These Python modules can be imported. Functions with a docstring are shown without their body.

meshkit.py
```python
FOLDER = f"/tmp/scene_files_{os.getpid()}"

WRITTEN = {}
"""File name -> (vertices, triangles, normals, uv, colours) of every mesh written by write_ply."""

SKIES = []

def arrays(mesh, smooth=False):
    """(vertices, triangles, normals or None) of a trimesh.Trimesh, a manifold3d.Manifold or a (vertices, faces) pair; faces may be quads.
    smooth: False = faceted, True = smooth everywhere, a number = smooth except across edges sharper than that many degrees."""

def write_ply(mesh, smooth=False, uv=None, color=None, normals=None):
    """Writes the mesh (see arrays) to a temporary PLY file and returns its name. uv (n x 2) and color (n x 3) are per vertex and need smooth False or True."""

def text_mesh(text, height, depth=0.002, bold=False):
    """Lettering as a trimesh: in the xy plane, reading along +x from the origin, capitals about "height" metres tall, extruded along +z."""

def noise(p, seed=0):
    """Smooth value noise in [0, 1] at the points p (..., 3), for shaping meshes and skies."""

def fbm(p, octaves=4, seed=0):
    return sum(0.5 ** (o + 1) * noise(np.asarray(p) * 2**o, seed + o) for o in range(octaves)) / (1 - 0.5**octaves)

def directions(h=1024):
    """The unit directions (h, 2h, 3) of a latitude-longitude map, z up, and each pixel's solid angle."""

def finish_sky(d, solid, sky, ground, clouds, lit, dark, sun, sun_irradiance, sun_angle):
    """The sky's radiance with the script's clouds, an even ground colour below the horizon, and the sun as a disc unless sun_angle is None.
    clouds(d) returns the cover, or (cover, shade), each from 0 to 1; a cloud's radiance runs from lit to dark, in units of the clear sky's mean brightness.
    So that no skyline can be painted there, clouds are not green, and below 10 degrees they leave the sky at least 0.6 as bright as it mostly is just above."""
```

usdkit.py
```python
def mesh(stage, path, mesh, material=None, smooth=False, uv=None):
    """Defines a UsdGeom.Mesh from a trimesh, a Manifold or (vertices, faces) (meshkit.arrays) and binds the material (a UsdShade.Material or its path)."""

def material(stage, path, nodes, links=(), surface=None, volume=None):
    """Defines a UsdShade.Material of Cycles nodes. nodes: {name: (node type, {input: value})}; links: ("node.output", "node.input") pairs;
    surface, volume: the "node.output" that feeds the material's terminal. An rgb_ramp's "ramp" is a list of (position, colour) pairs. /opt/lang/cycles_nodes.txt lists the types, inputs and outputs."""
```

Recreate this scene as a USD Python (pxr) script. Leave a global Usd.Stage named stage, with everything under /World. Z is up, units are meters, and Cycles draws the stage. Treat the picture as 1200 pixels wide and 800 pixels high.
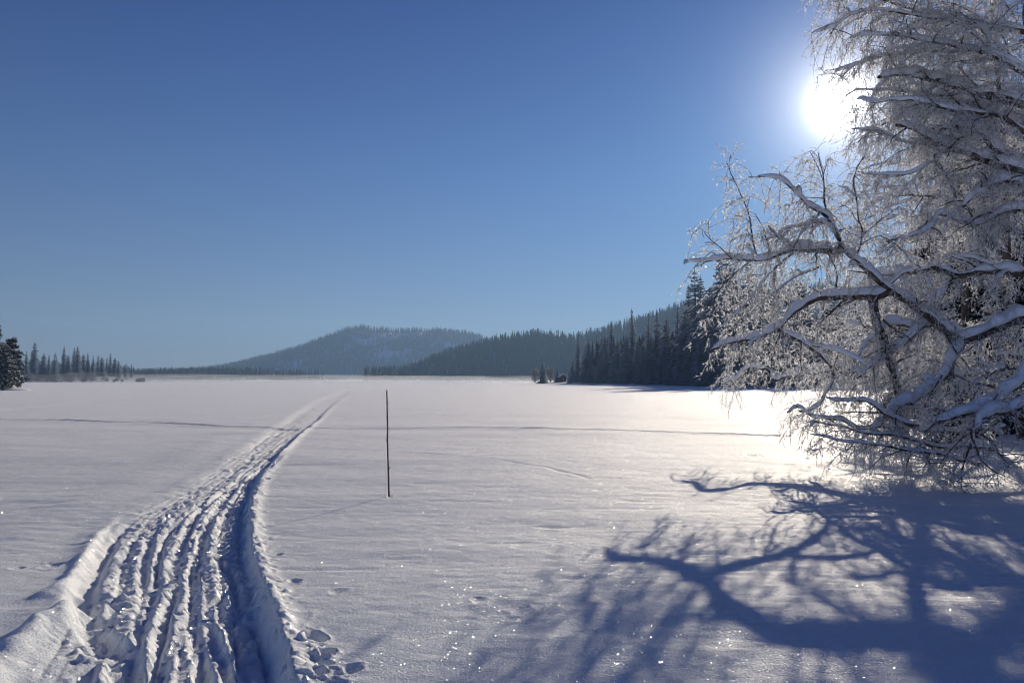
import math, random
import numpy as np, trimesh, usdkit, meshkit
from pxr import Gf, Sdf, Usd, UsdGeom, UsdLux, UsdShade, Vt

stage = Usd.Stage.CreateInMemory()
UsdGeom.SetStageUpAxis(stage, 'Z')
UsdGeom.SetStageMetersPerUnit(stage, 1.0)
UsdGeom.Xform.Define(stage, '/World')
UsdGeom.Scope.Define(stage, '/World/Looks')

# ------------------------------------------------------------------ camera, sky, sun, exposure
EYE, FPX, PITCH = 1.7, 933.0, math.atan(44 / 933.0)
EXPOSURE = -0.13
SUN_I, SKY_S = 1.25, 0.05

cam = UsdGeom.Camera.Define(stage, '/World/Camera')
cam.CreateHorizontalApertureAttr(36.0)
cam.CreateFocalLengthAttr(28.0)
cam.CreateClippingRangeAttr(Gf.Vec2f(0.05, 20000))
cam.CreateExposureAttr(EXPOSURE)
_x = UsdGeom.Xformable(cam)
_x.AddTranslateOp().Set(Gf.Vec3d(0, 0, EYE))
_x.AddRotateXOp().Set(90 + math.degrees(PITCH))


def ray(px, py):
    u, v = (px - 600) / FPX, (400 - py) / FPX
    return np.array([u, math.cos(PITCH) - v * math.sin(PITCH), math.sin(PITCH) + v * math.cos(PITCH)])


def at(px, py, Y):
    r = ray(px, py)
    return np.array([0, 0, EYE]) + r * (Y / r[1])


def gp(px, py):
    r = ray(px, py)
    return (r * (-EYE / r[2]))[:2]


SUN = ray(988, 120)
SUN /= np.linalg.norm(SUN)
SUN_EL, SUN_AZ = math.asin(SUN[2]), math.atan2(SUN[0], SUN[1])

sun = UsdLux.DistantLight.Define(stage, '/World/Sun')
sun.CreateIntensityAttr(SUN_I)
sun.CreateNormalizeAttr(True)
sun.CreateAngleAttr(0.5)
sun.CreateColorAttr(Gf.Vec3f(1.0, 0.90, 0.74))
_m = Gf.Matrix4d().SetRotate(Gf.Rotation(Gf.Vec3d(0, 0, 1), Gf.Vec3d(*map(float, SUN))))
UsdGeom.Xformable(sun).AddTransformOp().Set(_m)

SKY = usdkit.material(stage, '/World/Looks/sky_air', {
    'sky': ('sky_texture', {'sky_type': 'single_scattering', 'sun_disc': False, 'sun_elevation': SUN_EL, 'sun_rotation': SUN_AZ,
                            'altitude': 500.0, 'air_density': 1.0, 'aerosol_density': 0.3, 'ozone_density': 3.0}),
    'tint': ('mix_color', {'blend_type': 'multiply', 'fac': 1.0, 'b': (0.36, 0.76, 1.36), 'use_clamp': False}),
    # pale ice haze low over the horizon
    'sep': ('separate_xyz', {}), 'hz': ('math', {'math_type': 'multiply', 'value2': -1.0 / 0.13}), 'he': ('math', {'math_type': 'exponent'}),
    'hc': ('math', {'math_type': 'minimum', 'value2': 1.0}), 'hm': ('math', {'math_type': 'multiply', 'value2': 0.85}),
    'pale': ('mix_color', {'blend_type': 'mix', 'b': (5.9, 6.4, 6.9), 'use_clamp': False}),
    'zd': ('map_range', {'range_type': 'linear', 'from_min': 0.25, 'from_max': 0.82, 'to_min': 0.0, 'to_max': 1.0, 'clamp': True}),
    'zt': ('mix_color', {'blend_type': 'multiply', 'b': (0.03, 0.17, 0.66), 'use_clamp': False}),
    'co': ('texture_coordinate', {}),
    'nv': ('vector_math', {'math_type': 'normalize'}),
    'dot': ('vector_math', {'math_type': 'dot_product', 'vector2': tuple(SUN)}),
    'cl': ('math', {'math_type': 'minimum', 'value2': 1.0}),
    'ac': ('math', {'math_type': 'arccosine'}),
    # ice-crystal aureole round the sun: narrow blinding core, soft skirt
    'c1': ('math', {'math_type': 'multiply', 'value2': -1.0 / 0.0062}), 'e1': ('math', {'math_type': 'exponent'}), 's1': ('math', {'math_type': 'multiply', 'value2': 3000.0}),
    'c2': ('math', {'math_type': 'multiply', 'value2': -1.0 / 0.085}), 'e2': ('math', {'math_type': 'exponent'}), 's2': ('math', {'math_type': 'multiply', 'value2': 1.5}),
    'c3': ('math', {'math_type': 'multiply', 'value2': -1.0 / 0.035}), 'e3': ('math', {'math_type': 'exponent'}), 's3': ('math', {'math_type': 'multiply_add', 'value2': 55.0}),
    'sum': ('math', {'math_type': 'add'}),
    'glow': ('vector_math', {'math_type': 'scale', 'vector1': (1.0, 0.96, 0.93)}),
    'add': ('mix_color', {'blend_type': 'add', 'fac': 1.0, 'use_clamp': False}),
    'bg': ('background_shader', {'strength': SKY_S})},
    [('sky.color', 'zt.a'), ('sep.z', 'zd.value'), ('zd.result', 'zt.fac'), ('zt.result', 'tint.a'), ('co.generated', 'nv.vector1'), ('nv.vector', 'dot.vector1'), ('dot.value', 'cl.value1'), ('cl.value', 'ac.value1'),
     ('ac.value', 'c1.value1'), ('c1.value', 'e1.value1'), ('e1.value', 's1.value1'),
     ('ac.value', 'c2.value1'), ('c2.value', 'e2.value1'), ('e2.value', 's2.value1'),
     ('s1.value', 'sum.value1'), ('ac.value', 'c3.value1'), ('c3.value', 'e3.value1'), ('e3.value', 's3.value1'), ('s2.value', 's3.value3'), ('s3.value', 'sum.value2'), ('sum.value', 'glow.scale'),
     ('nv.vector', 'sep.vector'), ('sep.z', 'hz.value1'), ('hz.value', 'he.value1'), ('he.value', 'hc.value1'), ('hc.value', 'hm.value1'), ('hm.value', 'pale.fac'),
     ('tint.result', 'pale.a'), ('pale.result', 'add.a'), ('glow.vector', 'add.b'), ('add.result', 'bg.color')], surface='bg.background')
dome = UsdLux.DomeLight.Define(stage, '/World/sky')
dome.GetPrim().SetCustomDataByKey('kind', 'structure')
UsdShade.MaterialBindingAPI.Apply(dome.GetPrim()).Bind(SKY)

# ------------------------------------------------------------------ helpers
_used = {}


def path_of(name, parent=None):
    base = (str(parent.GetPath()) if parent is not None else '/World') + '/'
    n = _used.get(base + name, 0)
    _used[base + name] = n + 1
    return base + name + ('_%03d' % n if n else '')


def tag(prim, label=None, cat=None, group=None, kind=None):
    for k, v in (('label', label), ('category', cat), ('group', group), ('kind', kind)):
        if v:
            prim.SetCustomDataByKey(k, v)
    return prim


def obj(name, mesh, mat, parent=None, smooth=False):
    return usdkit.mesh(stage, path_of(name, parent), mesh, mat, smooth).GetPrim()


def thing(name, label, cat, loc=(0, 0, 0), rotz=0.0, scale=None, group=None):
    x = UsdGeom.Xform.Define(stage, path_of(name))
    x.AddTranslateOp().Set(Gf.Vec3d(*map(float, loc)))
    x.AddRotateZOp().Set(math.degrees(rotz))
    if scale is not None:
        x.AddScaleOp().Set(Gf.Vec3f(*map(float, np.broadcast_to(scale, 3))))
    return tag(x.GetPrim(), label, cat, group)


def copy_of(cls, name, label, cat, loc, rotz=0.0, scale=None, group=None):
    p = thing(name, label, cat, loc, rotz, scale, group)
    p.GetReferences().AddInternalReference(cls.GetPath())
    p.SetInstanceable(True)
    return p


class MB:
    """collects triangles"""
    def __init__(self):
        self.v, self.f, self.n = [], [], 0

    def add(self, v, f):
        v, f = np.asarray(v, float), np.asarray(f, int)
        if f.shape[1] == 4:
            f = np.vstack([f[:, [0, 1, 2]], f[:, [0, 2, 3]]])
        self.v.append(v)
        self.f.append(f + self.n)
        self.n += len(v)

    def tris(self, t):
        t = np.asarray(t, float).reshape(-1, 3, 3)
        self.add(t.reshape(-1, 3), np.arange(len(t) * 3).reshape(-1, 3))

    def mesh(self):
        return np.vstack(self.v), np.vstack(self.f)


def spline(p, n):
    p = np.asarray(p, float)
    if len(p) == 2:
        return p[0] + (p[1] - p[0]) * np.linspace(0, 1, n)[:, None]
    from scipy.interpolate import PchipInterpolator
    d = np.r_[0, np.cumsum(np.linalg.norm(np.diff(p, axis=0), axis=1))]
    s = np.linspace(0, d[-1], n)
    a = PchipInterpolator(d, p, axis=0)(s)
    return a


def tube(pts, rad, sides=6, cap=True, sq=None):
    """a closed tube round a polyline; sq: (sideways, upward) factors"""
    p = np.asarray(pts, float)
    t = np.gradient(p, axis=0)
    t /= np.linalg.norm(t, axis=1, keepdims=True) + 1e-12
    ref = np.where(np.abs(t[:, 2:]) < 0.92, [0, 0, 1.0], [0, 1.0, 0])
    a = np.cross(t, ref)
    a /= np.linalg.norm(a, axis=1, keepdims=True) + 1e-12
    b = np.cross(a, t)
    ang = np.arange(sides) * 2 * np.pi / sides
    r = np.broadcast_to(rad, (len(p),))
    ra, rb = (r, r) if sq is None else (r * sq[0], r * sq[1])
    v = p[:, None] + ra[:, None, None] * np.cos(ang)[None, :, None] * a[:, None] + rb[:, None, None] * np.sin(ang)[None, :, None] * b[:, None]
    i, j = np.meshgrid(np.arange(len(p) - 1), np.arange(sides), indexing='ij')
    q = np.stack([i * sides + j, i * sides + (j + 1) % sides, (i + 1) * sides + (j + 1) % sides, (i + 1) * sides + j], -1).reshape(-1, 4)
    v = v.reshape(-1, 3)
    f = np.vstack([q[:, [0, 1, 2]], q[:, [0, 2, 3]]])
    if cap:
        n = len(v)
        v = np.vstack([v, p[:1], p[-1:]])
        k = np.arange(sides)
        f = np.vstack([f, np.stack([np.full(sides, n), (k + 1) % sides, k], 1), np.stack([np.full(sides, n + 1), n - sides + k, n - sides + (k + 1) % sides], 1)])
    return v, f


def curves(name, polys, widths, mat, parent, kind=None):
    """thin twigs as BasisCurves"""
    c = UsdGeom.BasisCurves.Define(stage, path_of(name, parent))
    c.CreateTypeAttr('linear')
    c.CreateCurveVertexCountsAttr(Vt.IntArray.FromNumpy(np.array([len(p) for p in polys], np.int32)))
    c.CreatePointsAttr(Vt.Vec3fArray.FromNumpy(np.vstack(polys).astype(np.float32)))
    c.CreateWidthsAttr(Vt.FloatArray.FromNumpy(np.concatenate(widths).astype(np.float32)))
    c.SetWidthsInterpolation('vertex')
    UsdShade.MaterialBindingAPI.Apply(c.GetPrim()).Bind(mat)
    return tag(c.GetPrim(), kind=kind)


# ------------------------------------------------------------------ materials
def mat(name, *a, **k):
    return usdkit.material(stage, '/World/Looks/' + name, *a, **k)


def snow_material(name, sparkle, col=(0.87, 0.905, 0.92), grain=1.0):
    nodes = {
        'geo': ('geometry', {}),
        'n1': ('noise_texture', {'scale': 55.0, 'detail': 3.0, 'roughness': 0.65}),
        'n2': ('noise_texture', {'scale': 7.0, 'detail': 3.0, 'roughness': 0.55}),
        'm1': ('math', {'math_type': 'multiply', 'value2': 0.010 * grain}),
        'm2': ('math', {'math_type': 'multiply_add', 'value2': 0.011 * grain}),
        'b': ('bump', {'strength': 0.9, 'distance': 1.0}),
        'p': ('principled_bsdf', {'base_color': col, 'roughness': 0.8, 'specular_ior_level': 0.1, 'diffuse_roughness': 0.3}),
        # a snow surface throws low sunlight forward
        'fs': ('glossy_bsdf', {'distribution': 'ggx', 'roughness': 0.80, 'color': (1.0, 0.97, 0.94)}),
        'fr': ('fresnel', {'IOR': 1.31}), 'ff': ('map_range', {'range_type': 'linear', 'from_min': 0.0, 'from_max': 0.7, 'to_min': 0.05, 'to_max': 0.84, 'clamp': True}), 'sn': ('mix_closure', {}),
    }
    links = [('geo.position', 'n1.vector'), ('geo.position', 'n2.vector'), ('n1.fac', 'm1.value1'), ('n2.fac', 'm2.value1'), ('m1.value', 'm2.value3'),
             ('m2.value', 'b.height'), ('b.normal', 'p.normal'), ('b.normal', 'fs.normal'), ('fr.fac', 'ff.value'), ('ff.result', 'sn.fac'), ('p.BSDF', 'sn.closure1'), ('fs.BSDF', 'sn.closure2')]
    out = 'sn.closure'
    if sparkle:
        # loose ice plates: each voronoi cell is one small mirror with a direction of its own
        nodes |= {
            'v': ('voronoi_texture', {'dimensions': '3D', 'feature': 'f1', 'scale': 150.0}),
            'sub': ('vector_math', {'math_type': 'subtract', 'vector2': (0.5, 0.5, 0.15)}),
            'nn': ('vector_math', {'math_type': 'normalize'}),
            'g': ('glossy_bsdf', {'distribution': 'ggx', 'roughness': 0.18, 'color': (1.0, 0.98, 0.95)}),
            'w': ('white_noise_texture', {'dimensions': '3D'}),
            'gt': ('math', {'math_type': 'greater_than', 'value2': 0.35}),
            'near': ('math', {'math_type': 'less_than', 'value2': 0.42}),
            'mm': ('math', {'math_type': 'multiply'}),
            'fw': ('math', {'math_type': 'multiply', 'value2': sparkle}),
            'mx': ('mix_closure', {})}
        links += [('geo.position', 'v.vector'), ('v.color', 'sub.vector1'), ('sub.vector', 'nn.vector1'), ('nn.vector', 'g.normal'), ('v.position', 'w.vector'),
                  ('w.value', 'gt.value1'), ('v.distance', 'near.value1'), ('gt.value', 'mm.value1'), ('near.value', 'mm.value2'), ('mm.value', 'fw.value1'),
                  ('fw.value', 'mx.fac'), ('sn.closure', 'mx.closure1'), ('g.BSDF', 'mx.closure2')]
        out = 'mx.closure'
    return mat(name, nodes, links, surface=out)


SNOW = snow_material('lake_snow', 0.6)
SNOW_CAP = snow_material('branch_snow', 0, (0.88, 0.90, 0.94), 0.7)
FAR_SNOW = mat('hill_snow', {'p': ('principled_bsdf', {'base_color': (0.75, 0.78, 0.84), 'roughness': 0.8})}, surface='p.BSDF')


def leafy(name, c1, c2, scale, trans, rough=0.7):
    return mat(name, {
        'geo': ('geometry', {}), 'n': ('noise_texture', {'scale': scale, 'detail': 3.0}),
        'r': ('rgb_ramp', {'ramp': [(0.35, c1), (0.65, c2)]}),
        'p': ('principled_bsdf', {'roughness': rough, 'specular_ior_level': 0.3}),
        't': ('translucent_bsdf', {}), 'm': ('mix_closure', {'fac': trans})},
        [('geo.position', 'n.vector'), ('n.fac', 'r.fac'), ('r.color', 'p.base_color'), ('r.color', 't.color'), ('p.BSDF', 'm.closure1'), ('t.BSDF', 'm.closure2')], surface='m.closure')


BARK = leafy('birch_bark', (0.035, 0.026, 0.02), (0.16, 0.12, 0.09), 9.0, 0.0)
TRUNK_BARK = leafy('spruce_bark', (0.05, 0.038, 0.03), (0.13, 0.10, 0.08), 6.0, 0.0)
TWIG = leafy('frosty_twig', (0.07, 0.065, 0.066), (0.32, 0.31, 0.32), 5.0, 0.0)
TWIGLET = leafy('frosty_twiglet', (0.38, 0.37, 0.38), (0.80, 0.80, 0.82), 6.0, 0.55)
FROST = leafy('hoar_frost', (0.84, 0.85, 0.86), (0.96, 0.96, 0.97), 12.0, 0.72, 0.3)
NEEDLE = leafy('spruce_needles', (0.14, 0.165, 0.20), (0.38, 0.42, 0.48), 0.6, 0.3)
NEEDLE_SNOW = leafy('needle_snow', (0.66, 0.70, 0.76), (0.86, 0.89, 0.94), 1.2, 0.4, 0.6)
DARK_NEEDLE = leafy('dark_needles', (0.014, 0.022, 0.018), (0.045, 0.06, 0.05), 1.5, 0.1)
FAR_NEEDLE = leafy('distant_needles', (0.03, 0.045, 0.045), (0.10, 0.12, 0.13), 0.08, 0.1)
STICK = leafy('stick_wood', (0.06, 0.042, 0.034), (0.17, 0.12, 0.09), 14.0, 0.0)
HUT_WOOD = leafy('hut_wood', (0.05, 0.022, 0.016), (0.10, 0.045, 0.03), 3.0, 0.0)
DARK_GLASS = mat('window_glass', {'p': ('principled_bsdf', {'base_color': (0.02, 0.02, 0.025), 'roughness': 0.1})}, surface='p.BSDF')

# ------------------------------------------------------------------ snow field
SHORE = np.array([(-60, 30), (0, 12), (6, 9.6), (10, 9.0), (15, 9.4), (20, 12.0), (30, 19), (40, 26), (60, 33), (100, 48), (130, 56), (165, 62), (185, 58), (200, 47), (225, 40), (250, 33), (280, 22), (300, 13.5), (308, 13), (318, 25), (340, 60), (420, 150)], float)


def shore_x(Y):
    return np.interp(Y, SHORE[:, 0], SHORE[:, 1])


def sstep(x, a, b):
    t = np.clip((x - a) / (b - a), 0, 1)
    return t * t * (3 - 2 * t)


def bank(X, Y):
    """the wooded shore on the right rises out of the flat lake"""
    d = (X - shore_x(Y)) * np.where(Y < 170, 0.85, 0.6)
    d = np.where(Y > 420, -1, d)
    h = 0.55 * sstep(d, -1.5, 1.6) + 0.05 * np.maximum(d - 0.5, 0) + 0.05 * np.maximum(d - 25, 0)
    return np.minimum(h, 26)


def px_line(pts):
    g = np.array([gp(*p) for p in pts])
    o = np.argsort(g[:, 1])
    return g[o]


R_EDGE = px_line([(420, 455.5), (412, 460), (396, 470), (372, 493), (352, 510), (332, 530), (311, 548), (300, 565), (293, 590), (291, 620), (296, 655), (308, 690), (322, 730), (334, 765), (343, 800), (355, 850), (372, 950)])
L_EDGE = px_line([(408, 455.5), (392, 460), (368, 470), (318, 500), (262, 540), (212, 570), (150, 598), (120, 622), (104, 655), (92, 690), (60, 730), (20, 775), (0, 800), (-40, 850), (-120, 950)])
# px polylines: (points, half width m, depth m, berm height m, berm side)
GROOVES = [
    ([(152, 602), (130, 625), (113, 655), (101, 682), (93, 708), (104, 730), (124, 750), (146, 772), (155, 800), (158, 850)], 0.095, 0.10, 0.012),
    ([(185, 600), (176, 625), (168, 655), (171, 693), (160, 735), (161, 774), (158, 800)], 0.045, 0.04, 0.008),
    ([(300, 545), (262, 570), (227, 599), (203, 651), (205, 686), (193, 721), (184, 791), (180, 830)], 0.045, 0.05, 0.010),
    ([(318, 540), (275, 565), (250, 595), (236, 627), (227, 660), (227, 712), (236, 782), (240, 820)], 0.05, 0.065, 0.012),
    ([(238, 629), (252, 643), (271, 657), (276, 690), (280, 720)], 0.04, 0.05, 0.008),
    ([(240, 680), (252, 700), (266, 722), (282, 760), (290, 800)], 0.038, 0.05, 0.010),
    ([(238, 690), (247, 725), (258, 755), (271, 800)], 0.038, 0.05, 0.010),
    ([(330, 532), (300, 558), (286, 594), (281, 638), (288, 690), (301, 745), (310, 800), (320, 860)], 0.10, 0.055, 0.010),
    ([(208, 596), (196, 622), (184, 650), (180, 690), (172, 720)], 0.03, 0.025, 0.008),
    ([(225, 690), (215, 730), (214, 770), (216, 800)], 0.03, 0.028, 0.008),
    ([(120, 760), (118, 780), (112, 800), (100, 830)], 0.06, 0.07, 0.015),
    # faint older ski lines across the lake
    ([(0, 0)], 0, 0, 0)]
RIDGES = [([(141, 612), (127, 625), (103, 655), (82, 688), (52, 703)], 0.09, 0.065), ([(84, 722), (50, 745), (20, 770), (-10, 798), (-45, 835)], 0.12, 0.115), ([(126, 760), (121, 785), (113, 812)], 0.07, 0.06)]
OLD_LINES = [  # (px points, half width, depth)
    ([(-60, 490), (60, 493), (200, 497), (290, 501), (420, 502.5), (560, 502), (700, 504), (820, 508), (925, 511)], 0.16, 0.14),
    ([(330, 524), (420, 527), (500, 531), (580, 538), (640, 547), (690, 560)], 0.06, 0.022),
    ([(-40, 484), (40, 476), (110, 468), (170, 462), (222, 458.5), (225, 457.6), (190, 456.2), (140, 455.4)], 0.30, -0.13),
    ([(-40, 466), (80, 470), (160, 471)], 0.2, 0.08),
    ([(640, 537), (705, 545), (770, 553)], 0.05, 0.012)]
FOOT = [(370, 750, .055, .08), (384, 770, .035, .09), (380, 783, .03, .09), (376, 794, .035, .08), (412, 787, .045, .05), (397, 792, .03, .05), (345, 682, .03, .03), (326, 648, .03, .02), (60, 664, .06, .03),
        (22, 668, .04, .02), (612, 716, .06, .015), (560, 703, .05, .012), (395, 696, .05, .015), (312, 562, .05, .06), (308, 556, .04, .04), (456, 581, .035, .035),
        (880, 533, .15, .04), (935, 527, .12, .03)]


def seg_dist(X, Y, g):
    best = np.full(X.shape, 1e9)
    for a, b in zip(g[:-1], g[1:]):
        d = b - a
        t = np.clip(((X - a[0]) * d[0] + (Y - a[1]) * d[1]) / (d @ d), 0, 1)
        best = np.minimum(best, np.hypot(X - a[0] - t * d[0], Y - a[1] - t * d[1]))
    return best


def n3(X, Y, sx, sy, seed, octaves=3):
    return meshkit.fbm(np.stack([X * sx, Y * sy, np.zeros_like(X)], -1), octaves, seed) - 0.5


def ground(X, Y):
    X, Y = np.asarray(X, float), np.asarray(Y, float)
    shp = np.broadcast(X, Y).shape
    X, Y = np.broadcast_to(X, shp).ravel(), np.broadcast_to(Y, shp).ravel()
    r = np.hypot(X, Y)
    near = sstep(r, 60, 15)
    z = 0.05 * n3(X, Y, 0.35, 0.6, 3) + 0.10 * n3(X, Y, 0.06, 0.09, 5) * sstep(r, 400, 60)
    z += 0.07 * n3(X, Y, 0.14, 0.4, 15, 3) * sstep(r, 140, 30)
    z += near * (-0.045 * np.maximum(n3(X, Y, 1.1, 3.2, 13, 3) - 0.12, 0) + 0.014 * n3(X, Y, 1.6, 3.4, 7) + 0.010 * n3(X, Y, 6.0, 9.0, 9))
    z += bank(X, Y) * (0.75 + 0.5 * (n3(X, Y, 0.25, 0.25, 21) + 0.5))
    # the trampled snowmobile and ski track
    band = (Y > 2.0) & (Y < 260)
    if band.any():
        x, y = X[band], Y[band]
        xr, xl = np.interp(y, R_EDGE[:, 1], R_EDGE[:, 0]), np.interp(y, L_EDGE[:, 1], L_EDGE[:, 0])
        jig = 0.05 * n3(x, y, 2.0, 5.0, 31)
        w = np.maximum(xr - xl, 0.4)
        din, dl = xr + jig - x, x - (xl + 2.0 * jig)     # metres inside the right and the left edge
        inside = sstep(din, -0.02, 0.13) * sstep(dl, -0.05, 0.45)
        fade = sstep(y, 260, 60) * 0.6 + 0.4
        dz = -0.065 * inside * fade
        dz += 0.045 * np.exp(-(np.minimum(din, 0) / 0.13) ** 2) * (din < 0) * (0.6 + 1.4 * (n3(x, y, 7, 7, 33) + 0.5)) * np.exp(-np.maximum(din, 0))
        dz += 0.02 * np.exp(-((dl + 0.10) / 0.14) ** 2) * np.clip(0.5 + 2.2 * n3(x, y, 1.6, 1.2, 34), 0, 1.4) * sstep(y, 26, 8)
        dz += 0.03 * np.exp(-((dl + 0.9) / 0.5) ** 2) * sstep(y, 40, 9)    # soft outer shoulder on the left
        dz += np.exp(-((din - 0.02) / 0.20) ** 2) * np.maximum(n3(x, y, 17, 12, 44, 2) - 0.04, 0) * 0.16 * sstep(y, 30, 10)
        # ruts along the track, churned and clodded
        s = (x - xr) / w
        ruts = n3(s * 5.5, y, 1.0, 0.09, 35, 2) * 0.024 + n3(s * 16, y, 1.0, 0.15, 36, 2) * 0.018
        clod = np.maximum(n3(x, y, 8, 3.2, 37, 3) - 0.13, 0) * 0.10 + np.maximum(n3(x, y, 15, 8, 38, 2) - 0.12, 0) * 0.10 - np.maximum(n3(x, y, 6.5, 4.5, 39, 2) - 0.17, 0) * 0.20
        fine = n3(s * 42, y, 1.0, 0.12, 45, 2) * 0.024 + n3(s * 26, y, 1.0, 0.3, 46, 2) * 0.022
        grit = np.maximum(n3(x, y, 24, 16, 49, 2) - 0.10, 0) * 0.11 + 0.008 * n3(x, y, 34, 20, 50, 2)
        pock = grit * sstep(y, 22, 9) - np.maximum(n3(x, y, 9, 6, 47, 2) - 0.17, 0) * 0.32 - np.maximum(n3(x, y, 4, 11, 48, 2) - 0.17, 0) * 0.22
        dz += inside * (fine * sstep(y, 40, 12) + pock * sstep(y, 45, 12) + ruts * (0.5 + 0.5 * sstep(y, 8, 18)) + clod * sstep(y, 90, 12)) * (0.6 + 0.4 * fade)
            # continuous thin ruts left by skis and runners
        for k, (fs, fy, dep) in enumerate(((7.0, 0.10, 0.045), (13.0, 0.13, 0.028), (24.0, 0.2, 0.016))):
            c = n3(s * fs, y, 1.0, fy, 61 + k, 2)
            dz -= inside * dep * np.exp(-(c / 0.035) ** 2) * sstep(y, 60, 12) * np.clip(0.6 + 2.5 * n3(x, y, 0.8, 0.6, 66 + k, 2), 0, 1.2)
        for pts, hw, hh in RIDGES:
            g = px_line(pts)
            sel = (np.abs(x - np.interp(y, g[:, 1], g[:, 0])) < 1.0) & (y > g[0, 1] - 0.6) & (y < g[-1, 1] + 0.6)
            d = seg_dist(x[sel] + 0.05 * n3(x[sel], y[sel], 4, 4, 71), y[sel], g)
            dz[sel] += hh * np.exp(-(d / hw) ** 2) * np.clip(0.8 + 1.6 * n3(x[sel], y[sel], 3.0, 3.0, 72), 0.2, 1.5)
        for pts, hw, dep, berm in GROOVES[:-1]:
            g = px_line(pts)
            sel = np.abs(x - np.interp(y, g[:, 1], g[:, 0])) < 1.2
            sel &= (y > g[0, 1] - 0.8) & (y < g[-1, 1] + 0.8)
            if sel.any():
                d = seg_dist(x[sel] + 0.03 * n3(x[sel], y[sel], 3, 3, 41), y[sel], g)
                wav = 0.8 + 0.9 * (n3(x[sel], y[sel], 2.5, 2.5, 42))
                tp_ = sstep(g[-1, 1] - y[sel], -0.3, 1.6)
                dz[sel] += tp_ * (-dep) * wav * np.exp(-(d / hw) ** 4) + tp_ * berm * np.exp(-((d - 1.6 * hw) / (0.6 * hw)) ** 2) * (0.7 + 1.0 * np.maximum(n3(x[sel], y[sel], 9, 4, 43) + 0.2, 0))
        z[band] += dz
    for pts, hw, dep in OLD_LINES:
        g = np.array([gp(*p) for p in pts])
        sel = (Y > g[:, 1].min() - 2) & (Y < g[:, 1].max() + 2) & (X > g[:, 0].min() - 2) & (X < g[:, 0].max() + 2)
        if sel.any():
            d = seg_dist(X[sel], Y[sel], g)
            z[sel] += (-dep * np.exp(-(d / hw) ** 2) + 0.3 * dep * np.exp(-((d - 2 * hw) / hw) ** 2)) * np.clip(0.75 + 1.3 * n3(X[sel], Y[sel], 0.5, 0.8, 51), 0.1, 1.3)
    for px, py, rad, dep in FOOT:
        c = gp(px, py)
        m = np.hypot(X - c[0], Y - c[1]) < rad * 5
        d2 = np.full(X.shape, 99.0)
        wob = 1 + 1.6 * n3(X[m], Y[m], 9, 9, int(px))
        d2[m] = (((X[m] - c[0]) / rad) ** 2 + ((Y[m] - c[1]) / (rad * 1.5)) ** 2) * wob ** 2
        z += -dep * np.exp(-d2 ** 1.5) + 0.3 * dep * np.exp(-((np.sqrt(d2) - 1.6) / 0.4) ** 2)
    return z.reshape(shp)


def ruler(fine0, fine1, step, grow, end, worst=1e9):
    out, x, s = [], fine1, step
    while x < end:
        s = min(s * grow, worst)
        x += s
        out.append(x)
    return out


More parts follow.
